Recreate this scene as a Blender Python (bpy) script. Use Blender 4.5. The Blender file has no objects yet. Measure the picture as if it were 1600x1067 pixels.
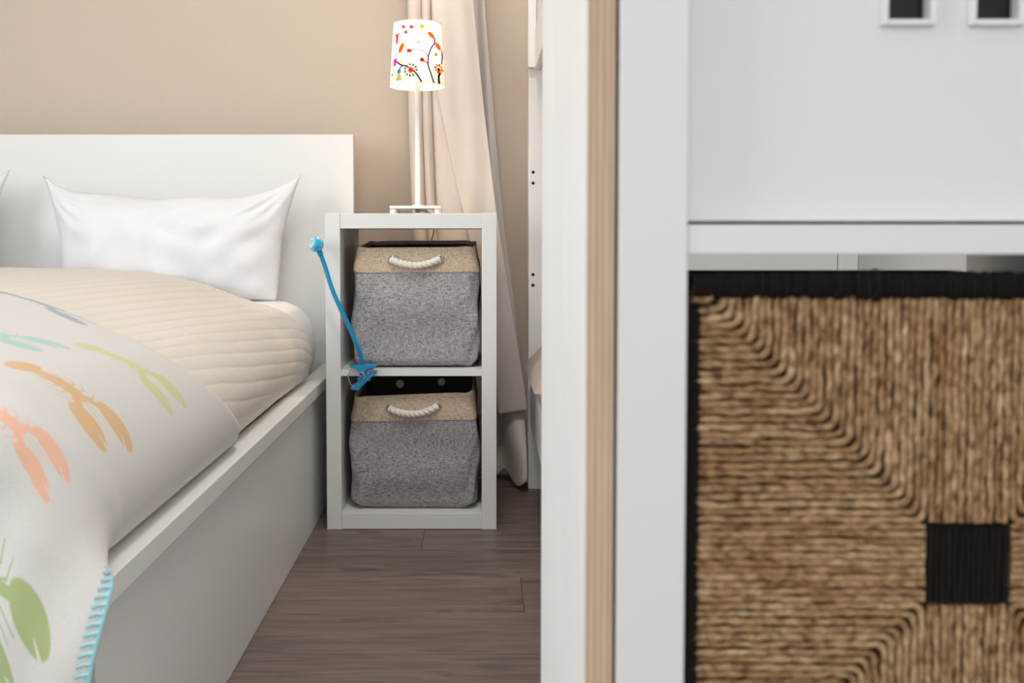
import bpy, bmesh, math, random
import numpy as np
from mathutils import Vector, Matrix

random.seed(7)
rng = np.random.default_rng(7)
scene = bpy.context.scene
col = scene.collection
PI = math.pi

# ------------------------------------------------------------------ camera
CAM_H = 0.729
cam_d = bpy.data.cameras.new('camera')
cam = bpy.data.objects.new('camera', cam_d)
col.objects.link(cam)
cam.location = (0, 0, CAM_H)
cam.rotation_euler = (math.radians(90 - 2.6), 0, 0)
cam_d.sensor_width = 36.0
cam_d.lens = 36.0
cam_d.shift_x = 50 / 1600
cam_d.shift_y = -94.8 / 1600
cam_d.clip_start = 0.02
cam_d.dof.use_dof = True
cam_d.dof.focus_distance = 2.5
cam_d.dof.aperture_fstop = 10.0
scene.camera = cam

# ------------------------------------------------------------------ world, daylight, exposure
world = bpy.data.worlds.new('world')
scene.world = world
world.use_nodes = True
wb = world.node_tree.nodes['Background']
wb.inputs[0].default_value = (0.80, 0.90, 1.0, 1)
wb.inputs[1].default_value = 1.0

def area(name, loc, rot, sx, sy, power, color):
    l = bpy.data.lights.new(name, 'AREA')
    l.shape = 'RECTANGLE'; l.size = sx; l.size_y = sy
    l.energy = power; l.color = color
    o = bpy.data.objects.new(name, l); col.objects.link(o)
    o.location = loc; o.rotation_euler = rot
    return o
# area lights as daylight, outside two added windows out of view
area('added_daylight_left', (-2.72, 0.0, 1.45), (0, math.radians(-90), 0), 1.5, 2.0, 49, (0.90, 0.95, 1.0))
area('added_daylight_rear', (0.2, -3.72, 1.25), (math.radians(90), 0, 0), 3.8, 2.1, 43, (0.93, 0.97, 1.0))

scene.view_settings.view_transform = 'Standard'
scene.view_settings.look = 'None'
scene.view_settings.exposure = 0.34
scene.view_settings.gamma = 1.0
scene.view_settings.use_curve_mapping = False

# ------------------------------------------------------------------ helpers
def lin(r, g, b):
    f = lambda c: (c / 255 / 12.92) if c / 255 <= 0.04045 else ((c / 255 + 0.055) / 1.055) ** 2.4
    return (f(r), f(g), f(b), 1)

def new_mat(name, color, rough=0.5, spec=0.5, metallic=0.0):
    m = bpy.data.materials.new(name); m.use_nodes = True
    b = m.node_tree.nodes['Principled BSDF']
    b.inputs['Base Color'].default_value = color
    b.inputs['Roughness'].default_value = rough
    b.inputs['Specular IOR Level'].default_value = spec
    b.inputs['Metallic'].default_value = metallic
    return m, m.node_tree, b

def noise(nt, scale=(1, 1, 1), nscale=5.0, detail=3.0, rough=0.5, offset_random=False):
    tc = nt.nodes.new('ShaderNodeTexCoord')
    mp = nt.nodes.new('ShaderNodeMapping')
    mp.inputs['Scale'].default_value = scale
    nt.links.new(tc.outputs['Object'], mp.inputs['Vector'])
    if offset_random:
        oi = nt.nodes.new('ShaderNodeObjectInfo')
        mu = nt.nodes.new('ShaderNodeMath'); mu.operation = 'MULTIPLY'; mu.inputs[1].default_value = 37.0
        nt.links.new(oi.outputs['Random'], mu.inputs[0])
        cb = nt.nodes.new('ShaderNodeCombineXYZ')
        for k in range(3): nt.links.new(mu.outputs[0], cb.inputs[k])
        nt.links.new(cb.outputs[0], mp.inputs['Location'])
    n = nt.nodes.new('ShaderNodeTexNoise')
    n.inputs['Scale'].default_value = nscale
    n.inputs['Detail'].default_value = detail
    n.inputs['Roughness'].default_value = rough
    nt.links.new(mp.outputs[0], n.inputs['Vector'])
    return n

def ramp(nt, src, stops):
    r = nt.nodes.new('ShaderNodeValToRGB')
    el = r.color_ramp.elements
    while len(el) < len(stops): el.new(0.5)
    for e, (p, c) in zip(el, stops): e.position = p; e.color = c
    nt.links.new(src, r.inputs[0])
    return r

def bump(nt, b, src, strength=0.2, dist=0.002):
    bn = nt.nodes.new('ShaderNodeBump')
    bn.inputs['Strength'].default_value = strength
    bn.inputs['Distance'].default_value = dist
    nt.links.new(src, bn.inputs['Height'])
    nt.links.new(bn.outputs[0], b.inputs['Normal'])

def mixc(nt, fac, a, bcol, mode='MIX', f=None):
    m = nt.nodes.new('ShaderNodeMix'); m.data_type = 'RGBA'; m.blend_type = mode
    if f is not None: m.inputs[0].default_value = f
    else: nt.links.new(fac, m.inputs[0])
    for i, v in ((6, a), (7, bcol)):
        if isinstance(v, tuple): m.inputs[i].default_value = v
        else: nt.links.new(v, m.inputs[i])
    return m.outputs[2]

def mesh_obj(name, verts, faces, mat, parent=None, smooth=True, loc=None):
    me = bpy.data.meshes.new(name)
    if isinstance(verts, np.ndarray): verts = verts.tolist()
    if isinstance(faces, np.ndarray): faces = faces.tolist()
    me.from_pydata(verts, [], faces)
    me.update()
    if smooth: me.polygons.foreach_set('use_smooth', [True] * len(me.polygons))
    if mat: me.materials.append(mat)
    o = bpy.data.objects.new(name, me); col.objects.link(o)
    if parent: o.parent = parent
    if loc: o.location = loc
    return o

def bm_obj(name, bm, mat, parent=None, smooth=False):
    me = bpy.data.meshes.new(name)
    bmesh.ops.recalc_face_normals(bm, faces=bm.faces[:])
    bm.to_mesh(me); bm.free()
    if smooth: me.polygons.foreach_set('use_smooth', [True] * len(me.polygons))
    if mat: me.materials.append(mat)
    o = bpy.data.objects.new(name, me); col.objects.link(o)
    if parent: o.parent = parent
    return o

def add_box(bm, x0, x1, y0, y1, z0, z1, bev=0.0, seg=2):
    r = bmesh.ops.create_cube(bm, size=1.0)
    vs = r['verts']
    for v in vs:
        v.co = Vector(((x0 + x1) / 2 + v.co.x * (x1 - x0), (y0 + y1) / 2 + v.co.y * (y1 - y0), (z0 + z1) / 2 + v.co.z * (z1 - z0)))
    if bev > 0:
        es = list({e for v in vs for e in v.link_edges})
        bmesh.ops.bevel(bm, geom=es, offset=bev, segments=seg, affect='EDGES', profile=0.5)

def box(name, x0, x1, y0, y1, z0, z1, mat, parent=None, bev=0.0012):
    bm = bmesh.new(); add_box(bm, x0, x1, y0, y1, z0, z1, bev)
    return bm_obj(name, bm, mat, parent)

def grid_faces(nu, nv, wrap_u=False, wrap_v=False):
    """index = i*nv + j"""
    iu = np.arange(nu if wrap_u else nu - 1); jv = np.arange(nv if wrap_v else nv - 1)
    I, J = np.meshgrid(iu, jv, indexing='ij')
    I2 = (I + 1) % nu; J2 = (J + 1) % nv
    return np.stack([I * nv + J, I2 * nv + J, I2 * nv + J2, I * nv + J2], -1).reshape(-1, 4)

def tube_mesh(path, radius, nseg=10, lobes=0, pitch=0.012, depth=0.25, jitter=0.0, cap=True):
    """tube along a path; with lobes > 0 the section is a twisted rope"""
    p = np.asarray(path, float); n = len(p)
    t = np.gradient(p, axis=0); t /= np.linalg.norm(t, axis=1)[:, None] + 1e-12
    d = np.r_[0, np.cumsum(np.linalg.norm(np.diff(p, axis=0), axis=1))]
    up = np.array([0, 1.0, 0]) if abs(t[0][1]) < 0.9 else np.array([1.0, 0, 0])
    a = np.cross(t[0], up); a /= np.linalg.norm(a)
    A = np.zeros((n, 3)); B = np.zeros((n, 3))
    for i in range(n):
        a = a - t[i] * a.dot(t[i]); a /= np.linalg.norm(a)
        A[i] = a; B[i] = np.cross(t[i], a)
    rad = np.asarray(radius, float)
    if rad.ndim == 0: rad = np.full(n, float(rad))
    th = np.linspace(0, 2 * PI, nseg, endpoint=False)
    r = np.repeat(rad[:, None], nseg, 1)
    if lobes:
        r = r * (1 - depth + depth * np.abs(np.cos((th[None] - 2 * PI * d[:, None] / pitch) * lobes / 2)))
    if jitter: r = r * (1 + jitter * rng.standard_normal(r.shape))
    V = p[:, None] + r[..., None] * (np.cos(th)[None, :, None] * A[:, None] + np.sin(th)[None, :, None] * B[:, None])
    F = grid_faces(n, nseg, wrap_v=True).tolist()
    if cap: F += [list(range(nseg))[::-1], [(n - 1) * nseg + k for k in range(nseg)]]
    return V.reshape(-1, 3), F

def tube(name, path, radius, mat, parent=None, **kw):
    v, f = tube_mesh(path, radius, **kw)
    return mesh_obj(name, v, f, mat, parent)

def lathe(name, prof, mat, parent=None, loc=(0, 0, 0), n=48, rot=None):
    prof = np.asarray(prof, float)
    th = np.linspace(0, 2 * PI, n, endpoint=False)
    V = np.stack([prof[:, 0][:, None] * np.cos(th), prof[:, 0][:, None] * np.sin(th), np.repeat(prof[:, 1][:, None], n, 1)], -1).reshape(-1, 3)
    if rot is not None: V = V @ np.array(rot.to_matrix()).T
    o = mesh_obj(name, V, grid_faces(len(prof), n, wrap_v=True), mat, parent)
    o.location = loc
    return o

def smooth_path(pts, n):
    """Catmull-Rom through the points, resampled by arc length"""
    p = np.asarray(pts, float)
    q = np.vstack([2 * p[0] - p[1], p, 2 * p[-1] - p[-2]])
    out = []
    for i in range(1, len(q) - 2):
        t = np.linspace(0, 1, 24, endpoint=False)[:, None]
        out.append(0.5 * ((2 * q[i]) + (-q[i-1] + q[i+1]) * t + (2*q[i-1] - 5*q[i] + 4*q[i+1] - q[i+2]) * t**2 + (-q[i-1] + 3*q[i] - 3*q[i+1] + q[i+2]) * t**3))
    out = np.vstack(out + [p[-1:]])
    d = np.r_[0, np.cumsum(np.linalg.norm(np.diff(out, axis=0), axis=1))]
    s = np.linspace(0, d[-1], n)
    return np.stack([np.interp(s, d, out[:, k]) for k in range(p.shape[1])], -1)

def tag(o, label, cat, group=None, kind=None):
    o['label'] = label; o['category'] = cat
    if group: o['group'] = group
    if kind: o['kind'] = kind
    return o

def thing(name, label, cat, loc=(0, 0, 0), group=None):
    o = bpy.data.objects.new(name, None); col.objects.link(o)
    o.empty_display_size = 0.05
    tag(o, label, cat, group)
    return o

def struct(o, label=None, cat=None):
    o['kind'] = 'structure'
    if label: o['label'] = label
    if cat: o['category'] = cat
    return o

def sstep(x, a, b):
    t = np.clip((x - a) / (b - a), 0, 1)
    return t * t * (3 - 2 * t)

# ------------------------------------------------------------------ materials
M = {}
# beige woodchip wall
m, nt, b = new_mat('wall_paint', lin(214, 197, 179), 0.85, 0.2)
n1 = noise(nt, nscale=180, detail=3); bump(nt, b, n1.outputs[0], 0.5, 0.002); M['wall'] = m
m, nt, b = new_mat('white_wall_paint', lin(244, 243, 240), 0.9, 0.2); M['wall_white'] = m
# satin white board (foil) of the furniture
m, nt, b = new_mat('white_foil', lin(233, 231, 227), 0.38, 0.45)
n1 = noise(nt, nscale=60, detail=2); bump(nt, b, n1.outputs[0], 0.03, 0.001); M['white'] = m
m, nt, b = new_mat('bed_white', lin(236, 236, 233), 0.42, 0.4); M['bedwhite'] = m
m, nt, b = new_mat('bunk_white', lin(236, 232, 228), 0.5, 0.35); M['bunk'] = m
m, nt, b = new_mat('dark_hole', lin(40, 34, 32), 0.8, 0.2); M['hole'] = m
# plywood
m, nt, b = new_mat('white_stained_birch', lin(240, 238, 234), 0.45, 0.4)
n1 = noise(nt, scale=(2, 1.6, 0.7), nscale=4, detail=6, rough=0.6)
r = ramp(nt, n1.outputs[0], [(0.38, lin(242, 240, 236)), (0.60, lin(237, 234, 230)), (0.72, lin(240, 238, 234))])
nt.links.new(r.outputs[0], b.inputs['Base Color']); M['birch_white'] = m
m, nt, b = new_mat('plywood_edge', lin(205, 176, 145), 0.6, 0.3)
tc = nt.nodes.new('ShaderNodeTexCoord'); wv = nt.nodes.new('ShaderNodeTexWave')
wv.bands_direction = 'X'; wv.inputs['Scale'].default_value = 85; wv.inputs['Distortion'].default_value = 0.6; wv.inputs['Detail Scale'].default_value = 1.0
nt.links.new(tc.outputs['Object'], wv.inputs['Vector'])
r = ramp(nt, wv.outputs[0], [(0.0, lin(192, 161, 130)), (0.45, lin(206, 178, 148)), (1.0, lin(214, 188, 160))])
n1 = noise(nt, scale=(40, 40, 2), nscale=8, detail=4)
c = mixc(nt, None, r.outputs[0], n1.outputs[0], 'OVERLAY', 0.25)
nt.links.new(c, b.inputs['Base Color']); M['ply_edge'] = m
# laminate floor
m, nt, b = new_mat('grey_brown_laminate', lin(110, 94, 86), 0.42, 0.4)
n1 = noise(nt, scale=(1.4, 16, 1), nscale=3.2, detail=8, rough=0.62, offset_random=True)
n1.inputs['Distortion'].default_value = 0.9
r = ramp(nt, n1.outputs[0], [(0.28, lin(92, 78, 72)), (0.5, lin(122, 106, 98)), (0.72, lin(140, 124, 115))])
n2 = noise(nt, scale=(3, 90, 1), nscale=6, detail=5, offset_random=True)
r2 = ramp(nt, n2.outputs[0], [(0.3, (0.62, 0.62, 0.62, 1)), (0.6, (1, 1, 1, 1))])
c = mixc(nt, None, r.outputs[0], r2.outputs[0], 'MULTIPLY', 0.6)
n3 = noise(nt, scale=(2.2, 6.5, 1), nscale=1.7, detail=4, offset_random=True)
n3.inputs['Distortion'].default_value = 1.5
r3 = ramp(nt, n3.outputs[0], [(0.30, (0.55, 0.53, 0.52, 1)), (0.40, (1, 1, 1, 1))])
c = mixc(nt, None, c, r3.outputs[0], 'MULTIPLY', 0.8)
nt.links.new(c, b.inputs['Base Color']); bump(nt, b, n2.outputs[0], 0.12, 0.001); M['plank'] = m
m, nt, b = new_mat('subfloor', lin(52, 44, 40), 0.8, 0.2); M['subfloor'] = m

def cloth(name, color, color2, nscale=400, bstr=0.2, rough=0.9, sheen=0.15):
    m, nt, b = new_mat(name, color, rough, 0.15)
    n1 = noise(nt, nscale=nscale, detail=2)
    r = ramp(nt, n1.outputs[0], [(0.3, color2), (0.65, color)])
    nt.links.new(r.outputs[0], b.inputs['Base Color'])
    b.inputs['Sheen Weight'].default_value = sheen
    bump(nt, b, n1.outputs[0], bstr, 0.001)
    return m
M['linen'] = cloth('white_pillowcase', lin(240, 240, 241), lin(236, 236, 238), 300, 0.08)
M['sheet'] = cloth('white_sheet', lin(244, 243, 242), lin(238, 237, 237), 300, 0.1)
M['quilt'] = cloth('cream_quilt', lin(230, 221, 209), lin(225, 215, 202), 250, 0.15)
M['curtain'] = cloth('beige_curtain', lin(226, 215, 206), lin(220, 209, 200), 500, 0.08)
M['bunkcloth'] = cloth('beige_bunk_blanket', lin(190, 172, 160), lin(178, 160, 148), 300, 0.3)
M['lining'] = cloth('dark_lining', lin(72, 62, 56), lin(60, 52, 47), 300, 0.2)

def weave(name, light, mid, dark, s_fine=900, s_long=70):
    m, nt, b = new_mat(name, mid, 0.92, 0.12)
    a = noise(nt, scale=(s_long, s_long, s_fine), nscale=1.0, detail=1.5)
    c = noise(nt, scale=(s_fine, s_fine, s_long), nscale=1.0, detail=1.5)
    ad = nt.nodes.new('ShaderNodeMath'); ad.operation = 'ADD'
    nt.links.new(a.outputs[0], ad.inputs[0]); nt.links.new(c.outputs[0], ad.inputs[1])
    hf = nt.nodes.new('ShaderNodeMath'); hf.operation = 'MULTIPLY'; hf.inputs[1].default_value = 0.5
    nt.links.new(ad.outputs[0], hf.inputs[0])
    r = ramp(nt, hf.outputs[0], [(0.36, dark), (0.5, mid), (0.64, light)])
    nt.links.new(r.outputs[0], b.inputs['Base Color'])
    bump(nt, b, hf.outputs[0], 0.3, 0.001)
    return m
M['grey_weave'] = weave('grey_woven_fabric', lin(196, 192, 192), lin(162, 157, 157), lin(104, 98, 99), 800, 90)
M['tan_weave'] = weave('tan_woven_fabric', lin(218, 198, 176), lin(198, 176, 153), lin(160, 137, 114), 800, 90)
m, nt, b = new_mat('cotton_rope', lin(236, 228, 214), 0.9, 0.15); M['rope'] = m
m, nt, b = new_mat('steel', lin(190, 188, 186), 0.3, 0.5, 1.0); M['steel'] = m
m, nt, b = new_mat('blue_plastic', lin(0, 142, 192), 0.3, 0.5); M['blue'] = m
m, nt, b = new_mat('clear_blue_plastic', lin(60, 200, 245), 0.12, 0.5); b.inputs['Transmission Weight'].default_value = 0.35; M['blueclear'] = m
m, nt, b = new_mat('lamp_white', lin(238, 236, 232), 0.35, 0.5); M['lampwhite'] = m
m, nt, b = new_mat('cable_white', lin(235, 228, 220), 0.5, 0.4); M['cable'] = m
m, nt, b = new_mat('dark_pane', lin(26, 26, 24), 0.35, 0.2); M['pane'] = m
m, nt, b = new_mat('black_cord', lin(26, 21, 18), 0.85, 0.2); M['black_cord'] = m
m, nt, b = new_mat('basket_core', lin(58, 40, 26), 0.9, 0.1); M['core'] = m
# seagrass: fibres running with the twist, each cord a shade of its own
m, nt, b = new_mat('seagrass', lin(160, 128, 94), 0.7, 0.25)
n1 = noise(nt, scale=(1, 1, 1), nscale=170, detail=4, offset_random=True)
r = ramp(nt, n1.outputs[0], [(0.30, lin(118, 88, 60)), (0.48, lin(174, 140, 103)), (0.62, lin(196, 163, 126)), (0.78, lin(222, 197, 164))])
n2 = noise(nt, nscale=22, detail=2, offset_random=True)
r2 = ramp(nt, n2.outputs[0], [(0.35, lin(196, 176, 152)), (0.65, (1, 1, 1, 1))])
c = mixc(nt, None, r.outputs[0], r2.outputs[0], 'MULTIPLY', 0.8)
nt.links.new(c, b.inputs['Base Color']); M['seagrass'] = m
# vertex-coloured print materials
def printed(name, rough, nscale, dots=0.10):
    m, nt, b = new_mat(name, (1, 1, 1, 1), rough, 0.1)
    at = nt.nodes.new('ShaderNodeAttribute'); at.attribute_name = 'print'
    n1 = noise(nt, nscale=nscale, detail=2)
    r = ramp(nt, n1.outputs[0], [(0.3, (1 - dots * 1.6,) * 3 + (1,)), (0.6, (1, 1, 1, 1))])
    c = mixc(nt, None, at.outputs['Color'], r.outputs[0], 'MULTIPLY', 1.0)
    nt.links.new(c, b.inputs['Base Color']); bump(nt, b, n1.outputs[0], 0.35, 0.002)
    return m, nt, b
M['throw'], _, b = printed('printed_fleece', 0.95, 900, 0.06); b.inputs['Sheen Weight'].default_value = 0.25
m, nt, b = new_mat('turquoise_yarn', lin(172, 214, 219), 0.9, 0.15); M['yarn'] = m
# lamp shade: white fabric that lets the bulb shine through
m = bpy.data.materials.new('shade_fabric'); m.use_nodes = True; nt = m.node_tree
for nd in list(nt.nodes):
    if nd.type != 'OUTPUT_MATERIAL': nt.nodes.remove(nd)
at = nt.nodes.new('ShaderNodeAttribute'); at.attribute_name = 'print'
df = nt.nodes.new('ShaderNodeBsdfDiffuse'); tr = nt.nodes.new('ShaderNodeBsdfTranslucent'); mx = nt.nodes.new('ShaderNodeMixShader')
mx.inputs[0].default_value = 0.065
gm = nt.nodes.new('ShaderNodeGamma'); gm.inputs[1].default_value = 3.0; nt.links.new(at.outputs['Color'], gm.inputs[0])
nt.links.new(at.outputs['Color'], df.inputs[0]); nt.links.new(gm.outputs[0], tr.inputs[0])
nt.links.new(df.outputs[0], mx.inputs[1]); nt.links.new(tr.outputs[0], mx.inputs[2])
nt.links.new(mx.outputs[0], nt.nodes['Material Output'].inputs[0]); M['shade'] = m
m = bpy.data.materials.new('bulb_glow'); m.use_nodes = True; nt = m.node_tree
b = nt.nodes['Principled BSDF']; b.inputs['Emission Color'].default_value = (1, 0.74, 0.48, 1); b.inputs['Emission Strength'].default_value = 420.0; M['bulb'] = m
m = bpy.data.materials.new('fill_opal_glass'); m.use_nodes = True; b = m.node_tree.nodes['Principled BSDF']
b.inputs['Emission Color'].default_value = (1.0, 0.98, 0.96, 1); b.inputs['Emission Strength'].default_value = 28.0; M['opal'] = m  # glow of the added ceiling lamp, brightens the room from above
# window glass
m = bpy.data.materials.new('window_glass'); m.use_nodes = True; nt = m.node_tree
for nd in list(nt.nodes):
    if nd.type != 'OUTPUT_MATERIAL': nt.nodes.remove(nd)
tp = nt.nodes.new('ShaderNodeBsdfTransparent'); gl = nt.nodes.new('ShaderNodeBsdfGlossy'); mx = nt.nodes.new('ShaderNodeMixShader')
gl.inputs['Roughness'].default_value = 0.02; mx.inputs[0].default_value = 0.06
nt.links.new(tp.outputs[0], mx.inputs[1]); nt.links.new(gl.outputs[0], mx.inputs[2]); nt.links.new(mx.outputs[0], nt.nodes['Material Output'].inputs[0]); M['glass'] = m

# ------------------------------------------------------------------ room shell
XL, XR, YF, YB, ZC = -2.60, 2.30, -3.60, 3.08, 2.50
T = 0.10
fl = box('floor', XL - T, XR + T, YF - T, YB + T, -0.10, -0.012, M['subfloor'], bev=0)
struct(fl, 'grey brown wood laminate floor in wide planks', 'floor')
PW, PL, GAP = 0.2, 1.29, 0.0007
plank_cache = {}
def plank(x0, x1, y0, y1):
    w = round(x1 - x0, 4), round(y1 - y0, 4)
    if w not in plank_cache:
        bm = bmesh.new(); add_box(bm, GAP / 2, w[0] - GAP / 2, GAP / 2, w[1] - GAP / 2, -0.011, 0.0, 0.0004, 1)
        o = bm_obj('plank', bm, M['plank'], fl); plank_cache[w] = o.data
    else:
        o = bpy.data.objects.new('plank', plank_cache[w]); col.objects.link(o); o.parent = fl
    o.location = (x0, y0, 0)
row_off = {9: -0.138, 10: 0.128 - 0.0, 11: 0.55}
k = 0; y = 1.945 - PW * 30
while y < YB:
    y0, y1 = max(y, YF), min(y + PW, YB)
    if y1 - y0 > 0.02:
        r_ = k - 30
        off = {-2: 0.55, -1: 0.62, 0: 0.086, 1: 0.62, 2: -0.136}.get(r_, (k * 0.47) % PL)
        x = off - PL * math.ceil((off - XL) / PL)
        while x < XR:
            a, c_ = max(x, XL), min(x + PL, XR)
            if c_ - a > 0.02: plank(a, c_, y0, y1)
            x += PL
    y += PW; k += 1

struct(box('wall_back', XL - T, XR + T, YB, YB + T, -0.1, ZC, M['wall'], bev=0), 'beige textured wall behind the bed headboard', 'wall')
struct(box('wall_right', XR, XR + T, YF, YB, -0.1, ZC, M['wall_white'], bev=0), 'plain white side wall beyond the bunk bed', 'wall')
struct(box('ceiling', XL - T, XR + T, YF - T, YB + T, ZC, ZC + T, M['wall_white'], bev=0), 'plain white ceiling of the room', 'ceiling')
def wall_with_opening(name, axis, pos, a0, a1, o0, o1, z0, z1, label):
    bm = bmesh.new()
    for (p, q, r0, r1) in ((a0, o0, -0.1, ZC), (o1, a1, -0.1, ZC), (o0, o1, -0.1, z0), (o0, o1, z1, ZC)):
        if axis == 'x': add_box(bm, pos - T, pos, p, q, r0, r1)
        else: add_box(bm, p, q, pos - T, pos, r0, r1)
    return struct(bm_obj(name, bm, M['wall_white']), label, 'wall')
wall_with_opening('wall_left', 'x', XL, YF, YB, -1.0, 1.0, 0.7, 2.2, 'white wall with an added window left of the bed')
wall_with_opening('wall_front', 'y', YF, XL - T, XR + T, -1.7, 2.1, 0.2, 2.3, 'white wall with an added window opposite the headboard')
def window(n, axis, pos, o0, o1, z0, z1):  # unseen windows, added to bring more light into the room
    w = bpy.data.objects.new('window_%d' % n, None); col.objects.link(w); struct(w, 'added white framed window, out of view, letting daylight in' + (' beside the bed' if n == 1 else ' opposite the bed'), 'window')
    def bx(name, p, q, r0, r1, t0, t1, mat):
        if axis == 'x': return box(name, pos + t0, pos + t1, p, q, r0, r1, mat, w, 0.002 if mat is not M['glass'] else 0)
        return box(name, p, q, pos + t0, pos + t1, r0, r1, mat, w, 0.002 if mat is not M['glass'] else 0)
    f = 0.055; mid = (o0 + o1) / 2
    for (p, q, r0, r1) in ((o0, o0 + f, z0, z1), (o1 - f, o1, z0, z1), (o0 + f, o1 - f, z0, z0 + f), (o0 + f, o1 - f, z1 - f, z1), (mid - f / 2, mid + f / 2, z0 + f, z1 - f)):
        bx('window_frame', p, q, r0, r1, -0.085, -0.035, M['lampwhite'])
    for (p, q) in ((o0 + f, mid - f / 2), (mid + f / 2, o1 - f)):
        bx('pane', p, q, z0 + f, z1 - f, -0.063, -0.057, M['glass'])
    bx('window_sill', o0 + 0.001, o1 - 0.001, z0 - 0.0, z0 + 0.02, -0.034, 0.06, M['lampwhite'])
window(1, 'x', XL, -1.0, 1.0, 0.7, 2.2)
window(2, 'y', YF, -1.7, 2.1, 0.2, 2.3)
# white door in the back wall beyond the bunk bed
dr = bpy.data.objects.new('door_1', None); col.objects.link(dr); struct(dr, 'white door beyond the bunk bed', 'door')
leaf = box('door_leaf', 1.18, 1.98, YB - 0.035, YB - 0.001, 0.005, 2.0, M['bunk'], dr)
for a, c_ in ((1.12, 1.178), (1.982, 2.04)): box('door_frame', a, c_, YB - 0.05, YB - 0.001, 0.0, 2.06, M['bunk'], dr)
box('door_frame', 1.178, 1.982, YB - 0.05, YB - 0.001, 2.003, 2.06, M['bunk'], dr)
tube('handle', [(1.25, YB - 0.036, 1.03), (1.25, YB - 0.085, 1.03), (1.26, YB - 0.09, 1.03), (1.37, YB - 0.09, 1.03)], 0.009, M['steel'], leaf)

# ceiling lamp out of view, added as fill light over bed and aisle
fill_lamp = thing('added_ceiling_lamp', 'added round opal ceiling lamp out of view, fill light above the bed', 'lamp')
LCX, LCY = -0.05, 1.5
lathe('fill_lamp_plate', [(0, 0), (0.20, 0), (0.205, -0.01), (0.205, -0.035), (0.0, -0.035)], M['lampwhite'], fill_lamp, (LCX, LCY, ZC - 0.0005), 48)
lathe('fill_lamp_diffuser', [(0.2, -0.036), (0.21, -0.045), (0.205, -0.065), (0.17, -0.085), (0.1, -0.097), (0, -0.10)], M['opal'], fill_lamp, (LCX, LCY, ZC), 48)

# ------------------------------------------------------------------ bed
bed = thing('bed_frame', 'white double bed frame with tall flat headboard and box side', 'bed')
BX = -0.361
box('headboard', -2.12, BX, 2.932, 2.968, 0.02, 1.013, M['bedwhite'], bed, 0.0015)
box('side_rail', -0.452, -0.400, 1.06, 2.931, 0.327, 0.357, M['bedwhite'], bed, 0.0015)
box('side_panel', -0.432, -0.411, 1.075, 2.931, 0.001, 0.3265, M['bedwhite'], bed, 0.001)
box('side_rail', -2.08, -2.028, 1.06, 2.931, 0.327, 0.357, M['bedwhite'], bed, 0.0015)
box('side_panel', -2.069, -2.048, 1.075, 2.931, 0.001, 0.3265, M['bedwhite'], bed, 0.001)
box('foot_rail', -2.027, -0.453, 1.06, 1.112, 0.327, 0.357, M['bedwhite'], bed, 0.0015)
box('foot_panel', -2.047, -0.433, 1.075, 1.096, 0.001, 0.3265, M['bedwhite'], bed, 0.001)
box('slatted_base', -2.026, -0.455, 1.114, 2.929, 0.28, 0.30, M['bedwhite'], bed, 0.001)

# mattress with white fitted sheet
bm = bmesh.new(); add_box(bm, -2.02, -0.454, 1.12, 2.926, 0.302, 0.547, 0.11, 6)
bmesh.ops.subdivide_edges(bm, edges=bm.edges[:], cuts=2, use_grid_fill=True)
mt = bm_obj('mattress', bm, M['sheet'], smooth=True)
tag(mt, 'mattress in a white fitted sheet, showing beside the pillow', 'mattress')

PROF = [(-1.95, .64), (-1.27, .638), (-.93, .624), (-.76, .602), (-.65, .577), (-.54, .547), (-.49, .525), (-.452, .49), (-.432, .45), (-.430, .41), (-.440, .378), (-.449, .366)]
DRAPE = PROF[:6] + [(-.49, .53), (-.455, .492), (-.427, .44), (-.405, .395), (-.388, .36), (-.381, .32), (-.379, .25), (-.377, .15), (-.376, .03)]
EXT = PROF + [(-.437, .367), (-.41, .369), (-.391, .362), (-.385, .34), (-.384, .25), (-.383, .15), (-.382, .03)]
def dense(pts):
    p = smooth_path(pts, 900)
    d = np.r_[0, np.cumsum(np.linalg.norm(np.diff(p, axis=0), axis=1))]
    t = np.gradient(p, axis=0); t /= np.linalg.norm(t, axis=1)[:, None]
    n = np.stack([-t[:, 1], t[:, 0]], -1)          # pointing up / outwards
    return p, d, n
def at_s(D, s):
    p, d, n = D
    return np.stack([np.interp(s, d, p[:, k]) for k in (0, 1)], -1), np.stack([np.interp(s, d, n[:, k]) for k in (0, 1)], -1)
D0 = dense(PROF); DE = dense(EXT); DD = dense(DRAPE); S0 = D0[1][-1]

# quilt: puffed channels running across the bed
nS, nY = 560, 330
Y0q, Y1q = 1.115, 2.735
s = S0 * (np.linspace(0, 1, nS) ** 0.75)
yend = np.interp(s, [0, 1.15, 1.42, 2.0], [2.745, 2.735, 2.575, 2.56])      # the head end is turned a little askew
SS = np.repeat(s[:, None], nY, 1)
YY = Y0q + np.linspace(0, 1, nY)[None] * (yend[:, None] - Y0q)
P2, N2 = at_s(D0, SS.ravel())
P2 = P2.reshape(nS, nY, 2); N2 = N2.reshape(nS, nY, 2)
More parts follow.
